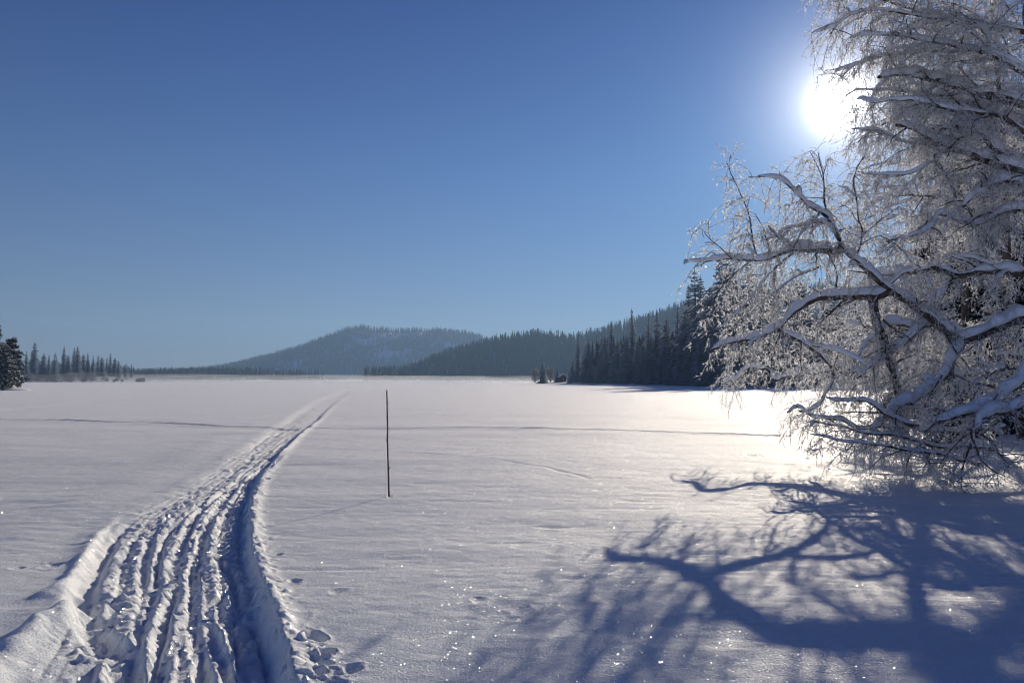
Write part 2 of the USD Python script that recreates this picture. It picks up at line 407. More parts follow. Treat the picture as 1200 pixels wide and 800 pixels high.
def build_snow_field():
    xs = list(np.arange(-6.2, 4.2, 0.0165))
    xs += ruler(0, 4.2, 0.0165, 1.03, 5000)
    xs = [-a for a in ruler(0, 6.2, 0.0165, 1.016, 5000)][::-1] + xs
    ys, y = [], 3.7
    while y < 9000:
        ys.append(y)
        y += max(0.0125, y * y / 1586 * 0.5, ) if y < 60 else min(y * y / 1586 * 0.5, 0.09 * y)
    b, y, s = [], 3.7, 0.0125
    while y > -4000:
        s *= 1.12
        y -= s
        b.append(y)
    xs, ys = np.array(xs), np.array(b[::-1] + ys)
    X, Y = np.meshgrid(xs, ys)
    Z = ground(X, Y)
    nx, ny = len(xs), len(ys)
    i, j = np.meshgrid(np.arange(ny - 1), np.arange(nx - 1), indexing='ij')
    q = np.stack([i * nx + j, i * nx + j + 1, (i + 1) * nx + j + 1, (i + 1) * nx + j], -1).reshape(-1, 4)
    print('snow field', nx, ny, len(q) * 2)
    return np.stack([X, Y, Z], -1).reshape(-1, 3), q


tag(obj('snow_field', build_snow_field(), SNOW, smooth=True), 'flat snow-covered frozen lake with trampled ski track', kind='structure')

# ------------------------------------------------------------------ spruces (classes that the single trees copy)
UsdGeom.Scope.Define(stage, '/World/Looks/tree_kinds')


def kind_class(name):
    return stage.CreateClassPrim('/World/Looks/tree_kinds/' + name)


def make_spruce(name, seed, H, R, whorls, per, twigs, snowy, low=0.04, power=0.8, green=None):
    """a conifer: trunk, drooping boughs of small needle sprays, and the snow lying on them"""
    rng = np.random.default_rng(seed)
    c = kind_class(name)
    lean = rng.normal(0, 0.01, 2)
    zs = np.linspace(-0.5, H, 8)
    tp = np.stack([lean[0] * zs, lean[1] * zs, zs], 1)
    obj('trunk', tube(tp, np.interp(zs, [-0.5, H], [0.012 * H + 0.05, 0.015]), 6), TRUNK_BARK, c)
    fol, sno = [], []
    for w in range(whorls):
        t = (w + rng.uniform(-0.3, 0.3)) / whorls
        z0 = H * (low + (0.985 - low) * np.clip(t, 0, 1))
        prof = R * ((1 - t) ** (power * 0.88) * 0.95 + 0.06) * rng.uniform(0.72, 1.16)
        prof *= 1 if t > 0.12 else 0.75 + 2 * t
        n = max(3, int(round(per * (0.55 + 0.6 * (1 - t)))))
        a0 = rng.uniform(0, 6.28)
        for k in range(n):
            az = a0 + k * 6.283 / n + rng.normal(0, 0.25)
            L = prof * rng.uniform(0.6, 1.2)
            d = np.array([math.cos(az), math.sin(az), 0.0])
            side = np.array([-d[1], d[0], 0.0])
            rise = 0.35 if t > 0.75 else rng.normal(-0.02, 0.1)
            droop = (0.55 + 0.35 * (1 - t)) * (0.25 if t > 0.8 else 1) * rng.uniform(0.7, 1.2)
            m = twigs
            u = (np.arange(m) + rng.uniform(0, 1, m) * 0.8) / m
            base = np.array([lean[0] * z0, lean[1] * z0, z0])
            pos = lambda q: base + d * (L * q)[:, None] + np.array([0, 0, 1.0]) * (L * (rise * q - droop * q * q + 0.16 * q ** 4))[:, None]
            P = pos(u)
            for sgn in (-1, 1):
                ln = L * (0.42 * (1 - u * 0.72)) * rng.uniform(0.6, 1.25, m) + 0.10
                tip = P + side * (sgn * ln * rng.uniform(0.5, 1, m))[:, None] + d * (ln * 0.55)[:, None] - np.array([0, 0, 1.0]) * (ln * rng.uniform(0.15, 0.75, m))[:, None]
                wd = (0.16 * L / m * 4 + 0.05) * rng.uniform(0.7, 1.3, m)
                A, B = P - d * wd[:, None] * 0.5, P + d * wd[:, None] * 0.5
                hang = tip * 0.55 + P * 0.45 - np.array([0, 0, 1.0]) * (wd * rng.uniform(0.8, 2.4, m))[:, None]
                fol.append(np.stack([A, B, tip], 1))
                fol.append(np.stack([A, hang, tip], 1))
                keep = rng.random(m) < snowy
                lift = np.array([0, 0, 0.035 + 0.004 * H])
                sno.append(np.stack([A + lift, B + lift, P * 0.22 + tip * 0.78 + lift], 1)[keep])
            tipv = pos(np.array([0.85, 1.06]))
            fol.append(np.stack([tipv[0] + side * 0.1 * L, tipv[0] - side * 0.1 * L, tipv[1]], 0)[None])
    # the leader
    top = tp[-1]
    for k in range(5):
        a = rng.uniform(0, 6.28)
        o = np.array([math.cos(a), math.sin(a), 0]) * 0.06 * R
        fol.append(np.array([[top - [0, 0, 0.05 * H] + o, top - [0, 0, 0.05 * H] - o, top + [0, 0, 0.012 * H]]]))
    mb = MB(); mb.tris(np.concatenate(fol)); obj('needles', mb.mesh(), green or NEEDLE, c)
    mb = MB(); mb.tris(np.concatenate(sno)); obj('snow', mb.mesh(), NEEDLE_SNOW, c)
    return c


SPRUCE = [make_spruce('tall_spruce', 11, 22, 2.5, 40, 8, 6, 0.75), make_spruce('slim_spruce', 12, 20, 1.9, 40, 7, 6, 0.7, power=0.9),
          make_spruce('full_spruce', 13, 18, 2.9, 34, 9, 7, 0.8, power=0.75), make_spruce('ragged_spruce', 14, 21, 2.3, 30, 6, 7, 0.65, power=0.65),
          make_spruce('young_spruce', 15, 9, 1.7, 24, 8, 6, 0.75, power=0.8)]
SPH = [22, 20, 18, 21, 9]


def low_tree(name, seed, H, R, n):
    """a distant conifer of few faces for the forests on the hills"""
    rng = np.random.default_rng(seed)
    t = []
    for k in range(n):
        q = (k + rng.uniform(-0.4, 0.4)) / n
        z, r = H * (0.05 + 0.92 * max(q, 0)), R * ((1 - q) ** 0.85 * 0.95 + 0.05) * rng.uniform(0.7, 1.2)
        m = 5
        a0 = rng.uniform(0, 6.28)
        for j in range(m):
            a, b = a0 + j * 6.283 / m, a0 + (j + rng.uniform(0.7, 1.0)) * 6.283 / m
            rr = r * rng.uniform(0.75, 1.2, 2)
            t.append([[0, 0, z + 0.10 * H], [rr[0] * math.cos(a), rr[0] * math.sin(a), z - 0.05 * H], [rr[1] * math.cos(b), rr[1] * math.sin(b), z - 0.05 * H * rng.uniform(0.4, 1.5)]])
    return np.array(t)


def birch_like(seed, H, R, n):
    rng = np.random.default_rng(seed)
    p = rng.normal(0, 1, (n, 3))
    p /= np.linalg.norm(p, axis=1, keepdims=True)
    p *= rng.uniform(0.3, 1, (n, 1)) ** 0.5 * np.array([R, R, H * 0.45])
    p[:, 2] += H * 0.55
    d = rng.normal(0, 0.22 * R, (n, 2, 3))
    return np.stack([p, p + d[:, 0] + [0, 0, 0.3 * R], p + d[:, 1]], 1)


def forest(name, label, places, heights, seed, mixed=0.0):
    """a far wood that reads as one mass"""
    rng = np.random.default_rng(seed)
    pi = UsdGeom.PointInstancer.Define(stage, path_of(name))
    tag(pi.GetPrim(), label, 'forest', kind='stuff')
    protos = UsdGeom.Scope.Define(stage, pi.GetPath().AppendPath('tree_kinds'))
    paths = []
    for k in range(5):
        mb = MB()
        mb.tris(low_tree('', seed * 10 + k, 1.0, 0.125 + 0.02 * k, 9) if k < 4 else birch_like(seed, 0.7, 0.2, 60))
        paths.append(obj('conifer' if k < 4 else 'bare_tree', mb.mesh(), FAR_NEEDLE if k < 4 else FAR_TWIG, protos.GetPrim()).GetPath())
    pi.CreatePrototypesRel().SetTargets(paths)
    n = len(places)
    idx = np.where(rng.random(n) < mixed, 4, rng.integers(0, 4, n))
    pi.CreateProtoIndicesAttr(Vt.IntArray.FromNumpy(idx.astype(np.int32)))
    pi.CreatePositionsAttr(Vt.Vec3fArray.FromNumpy(places.astype(np.float32)))
    pi.CreateScalesAttr(Vt.Vec3fArray.FromNumpy(np.stack([heights * rng.uniform(0.8, 1.25, n), heights * rng.uniform(0.8, 1.25, n), heights], 1).astype(np.float32)))
    a = rng.uniform(0, np.pi, n)
    pi.CreateOrientationsAttr(Vt.QuathArray([Gf.Quath(float(math.cos(x)), 0, 0, float(math.sin(x))) for x in a]))


FAR_TWIG = leafy('distant_birch', (0.22, 0.21, 0.21), (0.36, 0.34, 0.34), 0.3, 0.2)

# ------------------------------------------------------------------ far hills and their woods


def ridge_hill(name, label, sky_px, Y0, depth, tree_h, nx, ny, seed, forest_name, forest_label, count, mixed=0.0, front=0.35):
    """a hill whose skyline, trees included, passes through the given points of the view; it slopes down to the lake in front"""
    rng = np.random.default_rng(seed)
    sx = np.array([p[0] for p in sky_px], float)
    Yc = Y0 + depth * front                       # the ridge's own distance
    top = np.array([at(p[0], p[1], Yc)[2] - tree_h * 0.85 for p in sky_px])
    X = np.array([at(p[0], 440, Yc)[0] for p in sky_px])

    def height(x, y):
        # along lines of sight the hill keeps its breadth, so scale x to the ridge's distance
        h = np.maximum(np.interp(x, X, top, left=top[0], right=top[-1]), 0)
        q = np.clip((y - Y0) / (Yc - Y0), 0, 1)
        back = np.clip((y - Yc) / (depth * (1 - front)), 0, 1)
        f = np.where(y < Yc, q * q * (3 - 2 * q) * 0.55 + 0.45 * q, 1 - 0.9 * back * back)
        k = meshkit.fbm(np.stack([x / 90, y / 90, x * 0], -1), 4, seed) - 0.5
        return np.where(q > 0, h * f * (1 + 0.10 * k) + 0.6, -2.0)
    xs, ys = np.linspace(X[0], X[-1], nx), np.linspace(Y0 - 4, Y0 + depth, ny)
    gx, gy = np.meshgrid(xs, ys)
    gz = height(gx, gy)
    i, j = np.meshgrid(np.arange(ny - 1), np.arange(nx - 1), indexing='ij')
    q = np.stack([i * nx + j, i * nx + j + 1, (i + 1) * nx + j + 1, (i + 1) * nx + j], -1).reshape(-1, 4)
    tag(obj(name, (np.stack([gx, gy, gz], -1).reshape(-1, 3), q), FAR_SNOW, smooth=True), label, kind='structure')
    px_, py_ = rng.uniform(X[0], X[-1], count), Y0 + 1 + (depth * min(1, front * 1.25)) * rng.random(count) ** 1.0
    dens = meshkit.fbm(np.stack([px_ / 55, py_ / 55, px_ * 0], -1), 3, seed + 1)
    keep = rng.random(count) < np.clip((dens - 0.22) * 3.5, 0.1, 1)
    px_, py_ = px_[keep], py_[keep]
    forest(forest_name, forest_label, np.stack([px_, py_, height(px_, py_) - 0.4], 1), tree_h * rng.uniform(0.6, 1.12, len(px_)) ** 1.0, seed, mixed)


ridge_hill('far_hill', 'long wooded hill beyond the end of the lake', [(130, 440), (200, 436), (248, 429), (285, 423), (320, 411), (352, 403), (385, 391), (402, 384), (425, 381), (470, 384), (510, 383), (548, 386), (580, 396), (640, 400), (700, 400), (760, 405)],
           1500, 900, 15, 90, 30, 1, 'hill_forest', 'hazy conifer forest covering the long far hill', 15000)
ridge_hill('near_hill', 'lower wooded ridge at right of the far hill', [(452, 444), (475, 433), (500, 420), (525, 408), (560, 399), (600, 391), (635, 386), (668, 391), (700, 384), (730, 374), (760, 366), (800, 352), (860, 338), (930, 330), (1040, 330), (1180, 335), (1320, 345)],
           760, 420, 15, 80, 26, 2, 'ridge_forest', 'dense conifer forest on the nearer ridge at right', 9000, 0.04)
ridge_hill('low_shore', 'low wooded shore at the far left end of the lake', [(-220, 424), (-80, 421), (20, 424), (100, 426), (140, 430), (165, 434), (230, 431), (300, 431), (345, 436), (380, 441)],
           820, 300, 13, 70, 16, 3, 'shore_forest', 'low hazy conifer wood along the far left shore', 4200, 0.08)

# ------------------------------------------------------------------ single spruces along the left shore
rngT = np.random.default_rng(5)
LEFT = [  # px, top py, base py, kind
    (39, 400, 440, 0), (31, 411, 440, 1), (50, 414, 440, 2), (57, 415, 440, 1), (64, 413, 440, 3), (75, 405, 440, 1), (80, 416, 440, 2), (86, 407, 440, 1), (91, 405.5, 440, 0), (97, 415, 440, 2), (103, 413, 440, 1),
    (109, 416, 440, 1), (115, 416, 440, 3), (120, 418, 440, 2), (125, 418, 440, 1), (129, 413.5, 440, 1), (134, 419, 440, 2), (139, 422, 441, 0), (147, 425, 441, 1), (154, 425.5, 441, 1), (23, 414, 440, 2), (12, 416, 440, 0)]
hl = 'dark spruce in the misty row on the left shore'
LO = {i: n + 1 for n, i in enumerate(sorted(range(len(LEFT)), key=lambda i: LEFT[i][0]))}
special = {0: 'tall spruce standing highest near the left end of the misty row', 8: 'taller pointed spruce of the close pair mid way along the misty left shore',
           7: 'slightly lower spruce of the close pair mid way along the misty left shore', 19: 'last small spruce at the right end of the misty left row', 15: 'spruce with a spire top near the right end of the misty left row'}
for i, (px, ty, by, k) in enumerate(LEFT):
    Y = 470 + rngT.uniform(-25, 25)
    top, base = at(px, ty, Y), at(px, by, Y)
    h = top[2] - max(base[2], 0.0)
    copy_of(SPRUCE[k], 'spruce_tree', special.get(i, hl + ', ' + '%d' % LO[i] + {1: 'st', 2: 'nd', 3: 'rd'}.get(LO[i] if LO[i] < 4 else LO[i] % 10 if LO[i] > 20 else 0, 'th') + ' from the left'), 'tree', (base[0], Y, max(base[2], 0) - 0.3), rngT.uniform(0, 6.28), np.array([1.7, 1.7, 1]) * (h + 0.3) / SPH[k], None if i in special else 'spruces along the misty left shore')
BACK = sorted([(rngT.uniform(10, 150), rngT.uniform(419, 427), int(rngT.integers(0, 4))) for _ in range(26)])
for n, (px, ty, k) in enumerate(BACK):
    Y = rngT.uniform(515, 560)
    top = at(px, ty + 5 * (px > 125), Y)
    copy_of(SPRUCE[k], 'spruce_tree', 'lower hazy spruce behind the misty left row, %s from the left' % ('%d' % (n + 1) + ('th' if 10 < n + 1 < 14 else {1: 'st', 2: 'nd', 3: 'rd'}.get((n + 1) % 10, 'th'))), 'tree', (top[0], Y, 0.6), rngT.uniform(0, 6.28), np.array([1.8, 1.8, 1]) * (top[2] - 0.6) / SPH[k], 'lower spruces behind the misty left row')
# a low strip of land under them
xs = np.linspace(-420, -195, 40)
ys = np.linspace(418, 620, 22)
gx, gy = np.meshgrid(xs, ys)
gz = 1.3 * sstep(gy, 424, 470) * sstep(gx, -205, -225) + 1.2 * n3(gx, gy, .05, .05, 77) - 0.6
i_, j_ = np.meshgrid(np.arange(21), np.arange(39), indexing='ij')
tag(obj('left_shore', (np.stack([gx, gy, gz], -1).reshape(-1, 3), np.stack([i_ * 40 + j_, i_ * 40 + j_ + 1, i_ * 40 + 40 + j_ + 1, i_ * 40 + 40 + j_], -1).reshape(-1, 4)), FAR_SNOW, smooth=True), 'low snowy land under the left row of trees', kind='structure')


def bush_class(name, seed, H, R, n):
    rng = np.random.default_rng(seed)
    c = kind_class(name)
    mb = MB()
    for k in range(7):
        a = rng.uniform(0, 6.28)
        e = np.array([math.cos(a) * R * 0.6, math.sin(a) * R * 0.6, H * rng.uniform(0.6, 0.95)])
        mb.add(*tube(spline([[0, 0, -0.3], e * [0.35, 0.35, 0.5], e], 6), np.linspace(0.035, 0.008, 6) * H / 4, 4))
    obj('stems', mb.mesh(), BARK, c)
    mb = MB()
    p = rng.normal(0, 1, (n, 3)); p /= np.linalg.norm(p, axis=1, keepdims=True)
    p *= rng.uniform(0.15, 1, (n, 1)) ** 0.6 * np.array([R, R, H * 0.47]); p[:, 2] += H * 0.53
    d = rng.normal(0, 1, (n, 3)); d[:, 2] = np.abs(d[:, 2]) - 0.2; d /= np.linalg.norm(d, axis=1, keepdims=True)
    s = np.cross(d, rng.normal(0, 1, (n, 3))); s /= np.linalg.norm(s, axis=1, keepdims=True)
    L = 0.13 * H * rng.uniform(0.5, 1.3, (n, 1))
    mb.tris(np.stack([p, p + d * L, p + d * L * 0.5 + s * L * 0.16], 1))
    obj('frosted_twigs', mb.mesh(), FAR_TWIG, c)
    return c


BUSH = [bush_class('frosty_bush', 31, 5, 2.4, 900), bush_class('frosty_birch', 32, 9, 2.6, 1200)]
for i in range(34):
    px, k = rngT.uniform(26, 172), int(rngT.integers(0, 2))
    Y, h = 440 + rngT.uniform(-14, 24), rngT.uniform(1.6, 6.0) * (1.0 if px < 130 else 0.7)
    copy_of(BUSH[k], 'frosty_bush', 'pale frosted birch scrub in the mist under the left row of spruces', 'bush', (at(px, 440, Y)[0], Y, -0.4), rngT.uniform(0, 6), np.array([rngT.uniform(1.1, 1.9), 1.3, 1]) * h / (5, 9)[k], 'frosted scrub along the misty left shore')

# ------------------------------------------------------------------ spruces of the right shore
RIGHT = [  # px, top py, base py, kind, distance
    (635.5, 423, 449, 4, 300), (653, 431, 448, 4, 304), (677, 388, 449, 1, 285), (687, 396, 449, 2, 275), (694, 397, 449, 1, 290), (699, 394, 449, 0, 283), (706, 392, 449, 3, 268), (711, 400, 450, 2, 262), (717, 375, 450, 0, 270),
    (723, 397, 450, 4, 255), (728, 395, 450, 1, 262), (733, 393, 450, 2, 250), (741.5, 361, 450, 1, 258), (747, 391, 450, 0, 245), (753, 398, 451, 2, 236), (759, 366, 450, 1, 247), (765, 393, 451, 3, 240), (771, 366, 451, 0, 238),
    (778, 373, 451, 2, 232), (784, 377, 451, 1, 228), (793, 357, 451, 1, 225), (800, 372, 452, 2, 214), (806, 334, 452, 0, 216), (815, 314, 452, 3, 206), (822, 322, 452, 0, 210), (830, 336, 453, 2, 196), (842, 296, 453, 0, 196), (851, 292, 453, 3, 190),
    (862, 312, 453, 2, 186), (874, 300, 454, 0, 184), (886, 322, 454, 1, 180), (897, 330, 455, 2, 176), (909, 318, 455, 0, 176), (922, 335, 455, 3, 172), (936, 330, 456, 2, 168), (950, 342, 456, 0, 165), (966, 336, 456, 1, 163), (982, 348, 456, 2, 160),
    (998, 340, 457, 0, 155), (1015, 345, 457, 3, 150), (1032, 330, 457, 2, 146), (1050, 338, 458, 0, 142), (1070, 330, 458, 1, 136), (1092, 320, 459, 2, 130), (1115, 326, 459, 0, 126), (1140, 318, 460, 3, 120), (1165, 322, 460, 2, 116), (1192, 312, 461, 0, 112), (1222, 318, 461, 1, 108),
    # the snowy lower trees in front
    (752, 418, 451, 4, 232), (766, 412, 451, 4, 224), (775, 408, 451, 4, 220), (788, 404, 452, 2, 210), (797, 397, 452, 2, 205), (808, 392, 452, 2, 198), (820, 398, 453, 4, 190), (833, 392, 453, 2, 186), (702, 424, 450, 4, 266), (719, 420, 450, 4, 252),
    (683, 428, 450, 4, 280), (690, 431, 450, 4, 276), (735, 424, 450, 4, 244), (848, 396, 454, 2, 180), (860, 408, 454, 4, 176), (671, 421, 449, 4, 288), (668, 432, 449, 4, 292)]
SPECIAL = {0: 'small dark spruce standing alone at the tip of the wooded point', 1: 'little spruce close beside the snow-roofed hut', 2: 'slender spruce rising first behind the hut on the wooded point',
           8: 'tall pointed spruce left of the highest spire on the wooded shore', 12: 'tallest narrow spire midway along the wooded right shore', 15: 'tall spruce just right of the narrow spire on the right shore',
           17: 'second tall spruce right of the narrow spire on the right shore', 20: 'slim spruce just before the shore trees step up toward the birch', 22: 'spruce at the left shoulder of the high dark group beside the birch',
           23: 'high ragged spruce left of the birch twigs, topping the dark group', 26: 'high spruce half hidden by the hanging twigs of the birch', 27: 'highest spruce directly behind the left twigs of the birch',
           55: 'snow-loaded young spruce on the shore below the high dark group', 54: 'broad blue shaded spruce at the foot of the high dark group'}
ORDER = {i: n + 1 for n, i in enumerate(sorted(range(len(RIGHT)), key=lambda i: RIGHT[i][0]))}


def nth(n):
    return '%d%s' % (n, 'th' if 10 < n % 100 < 14 else {1: 'st', 2: 'nd', 3: 'rd'}.get(n % 10, 'th'))


gen = {0: 'full dark spruce', 1: 'slim dark spruce', 2: 'broad spruce with snowy boughs', 3: 'ragged spruce', 4: 'low snowy young spruce at the wood\'s foot'}
for i, (px, ty, by, k, Y) in enumerate(RIGHT):
    top = at(px, ty, Y)
    z0 = float(ground(top[0], Y)) - 0.15
    h = top[2] - z0
    wide = 1.4 if px < 800 else 1.5
    if k == 2 and px > 740:
        wide *= 1.15
    behind = px > 865
    lab = SPECIAL.get(i) or (gen[k] + (' behind birch twigs, ' if behind else ', ') + nth(ORDER[i]) + ' from the left on the right shore')
    grp = None if i in SPECIAL else ('spruces behind the leaning birch' if behind else 'spruces of the right shore')
    copy_of(SPRUCE[k], 'spruce_tree', lab, 'tree', (top[0], Y, z0), rngT.uniform(0, 6.28), np.array([wide, wide, 1]) * h / SPH[k] * np.array([1, 1, 1]), grp)
# deeper rows of the same wood
deep = []
for _ in range(1400):
    Y = rngT.uniform(120, 420)
    X = shore_x(min(Y, 300)) + 5 + rngT.uniform(0, 1) ** 1.5 * 100
    if Y > 285 and X < 40:
        continue
    deep.append((X, Y))
deep = np.array(deep)
forest('shore_wood', 'deeper conifer wood behind the first row of right shore spruces', np.stack([deep[:, 0], deep[:, 1], ground(deep[:, 0], deep[:, 1]) - 0.3], 1), rngT.uniform(9, 17, len(deep)), 4, 0.1)
for i, (px, h, k, Y) in enumerate([(627, 6.0, 1, 306), (645, 6.5, 1, 316), (668, 5, 1, 318), (650, 3, 0, 305), (728, 5, 1, 240), (760, 5, 0, 226), (700, 6, 1, 262), (782, 5, 1, 212)]):
    P = at(px, 447, Y)
    lab = {0: 'pale frosted birch at the very tip of the wooded point', 1: 'pale frosted birch between the lone spruce and the hut'}.get(i, 'pale frosted birch scrub at the foot of the right shore spruces')
    copy_of(BUSH[k], 'frosty_bush', lab, 'bush', (P[0], Y, float(ground(P[0], Y)) - 0.1), rngT.uniform(0, 6), h / (5, 9)[k], None if i < 2 else 'frosted scrub below the right shore spruces')

# ------------------------------------------------------------------ the hut on the point
HY = 302.0
hx = at(659, 447, HY)[0]
hz = float(ground(hx, HY)) - 0.1
hut = thing('hut', 'small dark red wooden hut with thick snow on its roof', 'hut', (hx, HY, hz), 0.25)


def bx(x0, x1, y0, y1, z0, z1):
    m = trimesh.creation.box([x1 - x0, y1 - y0, z1 - z0])
    m.apply_translation([(x0 + x1) / 2, (y0 + y1) / 2, (z0 + z1) / 2])
    return m.vertices, m.faces


mb = MB(); mb.add(*bx(-1.3, 1.3, -1.1, 1.1, -0.3, 2.0))
mb.tris([[[-1.3, -1.1, 2.0], [1.3, -1.1, 2.0], [0, -1.1, 2.9]], [[1.3, 1.1, 2.0], [-1.3, 1.1, 2.0], [0, 1.1, 2.9]]])
wall = obj('wall', mb.mesh(), HUT_WOOD, hut)
for k in range(13):
    x = -1.24 + k * 0.2
    obj('plank', bx(x, x + 0.17, -1.13, -1.102, -0.2, 2.0), HUT_WOOD, wall)
for sg in (-1, 1):
    mb = MB()
    prof = np.array([[0, 2.9], [0, 3.0], [sg * 1.65, 1.85], [sg * 1.6, 1.77]])
    v = np.vstack([np.c_[prof[:, 0], np.full(4, -1.4), prof[:, 1]], np.c_[prof[:, 0], np.full(4, 1.4), prof[:, 1]]])
    mb.add(v, [[0, 1, 2, 3], [7, 6, 5, 4], [0, 4, 5, 1], [1, 5, 6, 2], [2, 6, 7, 3], [3, 7, 4, 0]])
    obj('roof', mb.mesh(), HUT_WOOD, hut)
xs = np.linspace(-1.75, 1.75, 15)
up = 3.02 - np.abs(xs) * 0.68 + 0.34 * np.sqrt(np.clip(1 - (xs / 1.8) ** 4, 0, 1)) - 0.02
lo = 3.004 - np.abs(xs) * 0.69
v = np.vstack([np.c_[xs, np.full(15, s), z] for s, z in ((-1.5, up - .06), (-1.5, lo), (1.5, up - .06), (1.5, lo))])
f = []
for k in range(14):
    f += [[k, k + 1, 31 + k, 30 + k], [k, 15 + k, 16 + k, k + 1], [30 + k, 31 + k, 46 + k, 45 + k], [15 + k, 45 + k, 46 + k, 16 + k]]
obj('roof_snow', (v, np.array(f)), SNOW_CAP, hut)
obj('door', bx(-0.35, 0.4, -1.16, -1.135, -0.1, 1.75), STICK, hut)
obj('window', bx(0.6, 1.05, -1.16, -1.135, 0.9, 1.45), DARK_GLASS, hut)

# ------------------------------------------------------------------ dark pines cut by the left edge
def make_pine(name, seed, H, R, z_low, n_limb, n_tuft):
    rng = np.random.default_rng(seed)
    c = kind_class(name)
    zs = np.linspace(-0.4, H, 10)
    bend = np.cumsum(rng.normal(0, 0.05, (10, 2)), 0)
    tp = np.c_[bend, zs]
    obj('trunk', tube(tp, np.linspace(0.16, 0.03, 10), 7), TRUNK_BARK, c)
    br, nd, sn = MB(), [], []
    for k in range(n_limb):
        q = (k + rng.uniform(0, 1)) / n_limb
        z = z_low + (H * 0.97 - z_low) * q
        b = np.array([np.interp(z, zs, tp[:, 0]), np.interp(z, zs, tp[:, 1]), z])
        L = R * (0.16 + 1.05 * (1 - q) ** 0.75) * rng.uniform(0.55, 1.1)
        az = rng.uniform(0, 6.28)
        d = np.array([math.cos(az), math.sin(az), 0])
        e = b + d * L + [0, 0, L * rng.uniform(-0.35, 0.35)]
        P = spline([b, b * 0.5 + e * 0.5 + [0, 0, 0.1 * L], e], 6)
        br.add(*tube(P, np.linspace(0.045, 0.012, 6), 4))
        for t in range(n_tuft):
            c0 = P[rng.integers(2, 6)] + rng.normal(0, 0.22, 3) * L * 0.5
            m = 16
            dd = rng.normal(0, 1, (m, 3)); dd[:, 2] += 0.3; dd /= np.linalg.norm(dd, axis=1, keepdims=True)
            ss = np.cross(dd, rng.normal(0, 1, (m, 3))); ss /= np.linalg.norm(ss, axis=1, keepdims=True)
            ln = rng.uniform(0.16, 0.38, (m, 1))
            nd.append(np.stack([c0 - ss * 0.05, c0 + ss * 0.05, c0 + dd * ln], 1))
            if rng.random() < 0.75:
                a = rng.uniform(0, 6.28, 4)
                rim = c0 + np.c_[np.cos(np.sort(a)), np.sin(np.sort(a)), rng.uniform(-0.8, 0.8, 4)] * 0.2 + [0, 0, 0.16]
                sn += [np.stack([rim[0], rim[1], rim[2]])[None], np.stack([rim[0], rim[2], rim[3]])[None]]
    obj('branches', br.mesh(), TRUNK_BARK, c)
    mb = MB(); mb.tris(np.concatenate(nd)); obj('needles', mb.mesh(), DARK_NEEDLE, c)
    mb = MB(); mb.tris(np.concatenate(sn)); obj('snow', mb.mesh(), NEEDLE_SNOW, c)
    return c


PINE = [make_pine('shore_pine', 41, 11, 2.3, 1.0, 90, 13), make_pine('bushy_pine', 42, 8, 2.2, 0.6, 75, 13)]
for px, ty, k, Y, lab in [(-6, 369, 0, 122, 'tallest dark pine of the clump cut by the left edge'), (14, 396, 1, 122, 'lower bushy pine on the right side of the clump at the left edge'), (-22, 378, 0, 125, 'dark pine mostly outside the left edge of the view'),
                          (6, 405, 1, 119.5, 'small dark pine in front of the clump at the left edge')]:
    top = at(px, ty, Y)
    copy_of(PINE[k], 'pine_tree', lab, 'tree', (top[0], Y, -0.1), rngT.uniform(0, 6), (top[2] + 0.1) / (11, 8)[k])
mb = MB()
cc = trimesh.creation.icosphere(3, 1.0)
v = cc.vertices * [4.4, 3.0, 0.55]
v[:, 2] += 0.25 * (meshkit.fbm(v * 0.8, 3, 8) - 0.5)
tag(obj('islet', (v + [at(0, 456, 122)[0], 122, -0.05], cc.faces), SNOW_CAP, smooth=True), 'low snowy islet under the pines at the left edge', kind='structure')

# ------------------------------------------------------------------ the marker stick
b, t_ = gp(456, 581), None
Yp = b[1]
t_ = at(453.5, 455, Yp)
st = thing('marker_stick', 'thin dark wooden stick marking the ski trail, standing upright in the snow', 'stick', (b[0], Yp, float(ground(b[0], Yp))))
L = t_[2]
off = np.array([t_[0] - b[0], 0])
zs = np.linspace(-0.25, L, 14)
rs = np.random.default_rng(3)
px_ = off[0] * zs / L + np.cumsum(rs.normal(0, 0.0016, 14))
pts = np.c_[px_, np.cumsum(rs.normal(0, 0.0016, 14)), zs]
obj('shaft', tube(pts, np.linspace(0.0135, 0.0095, 14), 8), STICK, st, 40)
for z, a in ((0.42, 0.4), (0.83, 2.5), (1.16, 4.4), (1.37, 1.2)):
    c0 = np.array([np.interp(z, zs, px_), np.interp(z, zs, pts[:, 1]), z])
    e = c0 + np.array([math.cos(a) * 0.03, math.sin(a) * 0.03, 0.022])
    obj('knot', tube(np.array([c0, c0 * .4 + e * .6, e]), [0.008, 0.006, 0.004], 6), STICK, st, 40)
cap = trimesh.creation.icosphere(2, 1.0)
obj('snow_cap', (cap.vertices * [0.016, 0.016, 0.014] + [pts[-1, 0], pts[-1, 1], L + 0.006], cap.faces), SNOW_CAP, st, True)
# ------------------------------------------------------------------ the leaning birch, laden with snow and hoar frost
birch = thing('birch_tree', 'old leaning birch with snow-laden limbs and frosted hanging twigs, at right edge', 'tree', (0, 0, 0))
rB = np.random.default_rng(77)
UP = np.array([0, 0, 1.0])
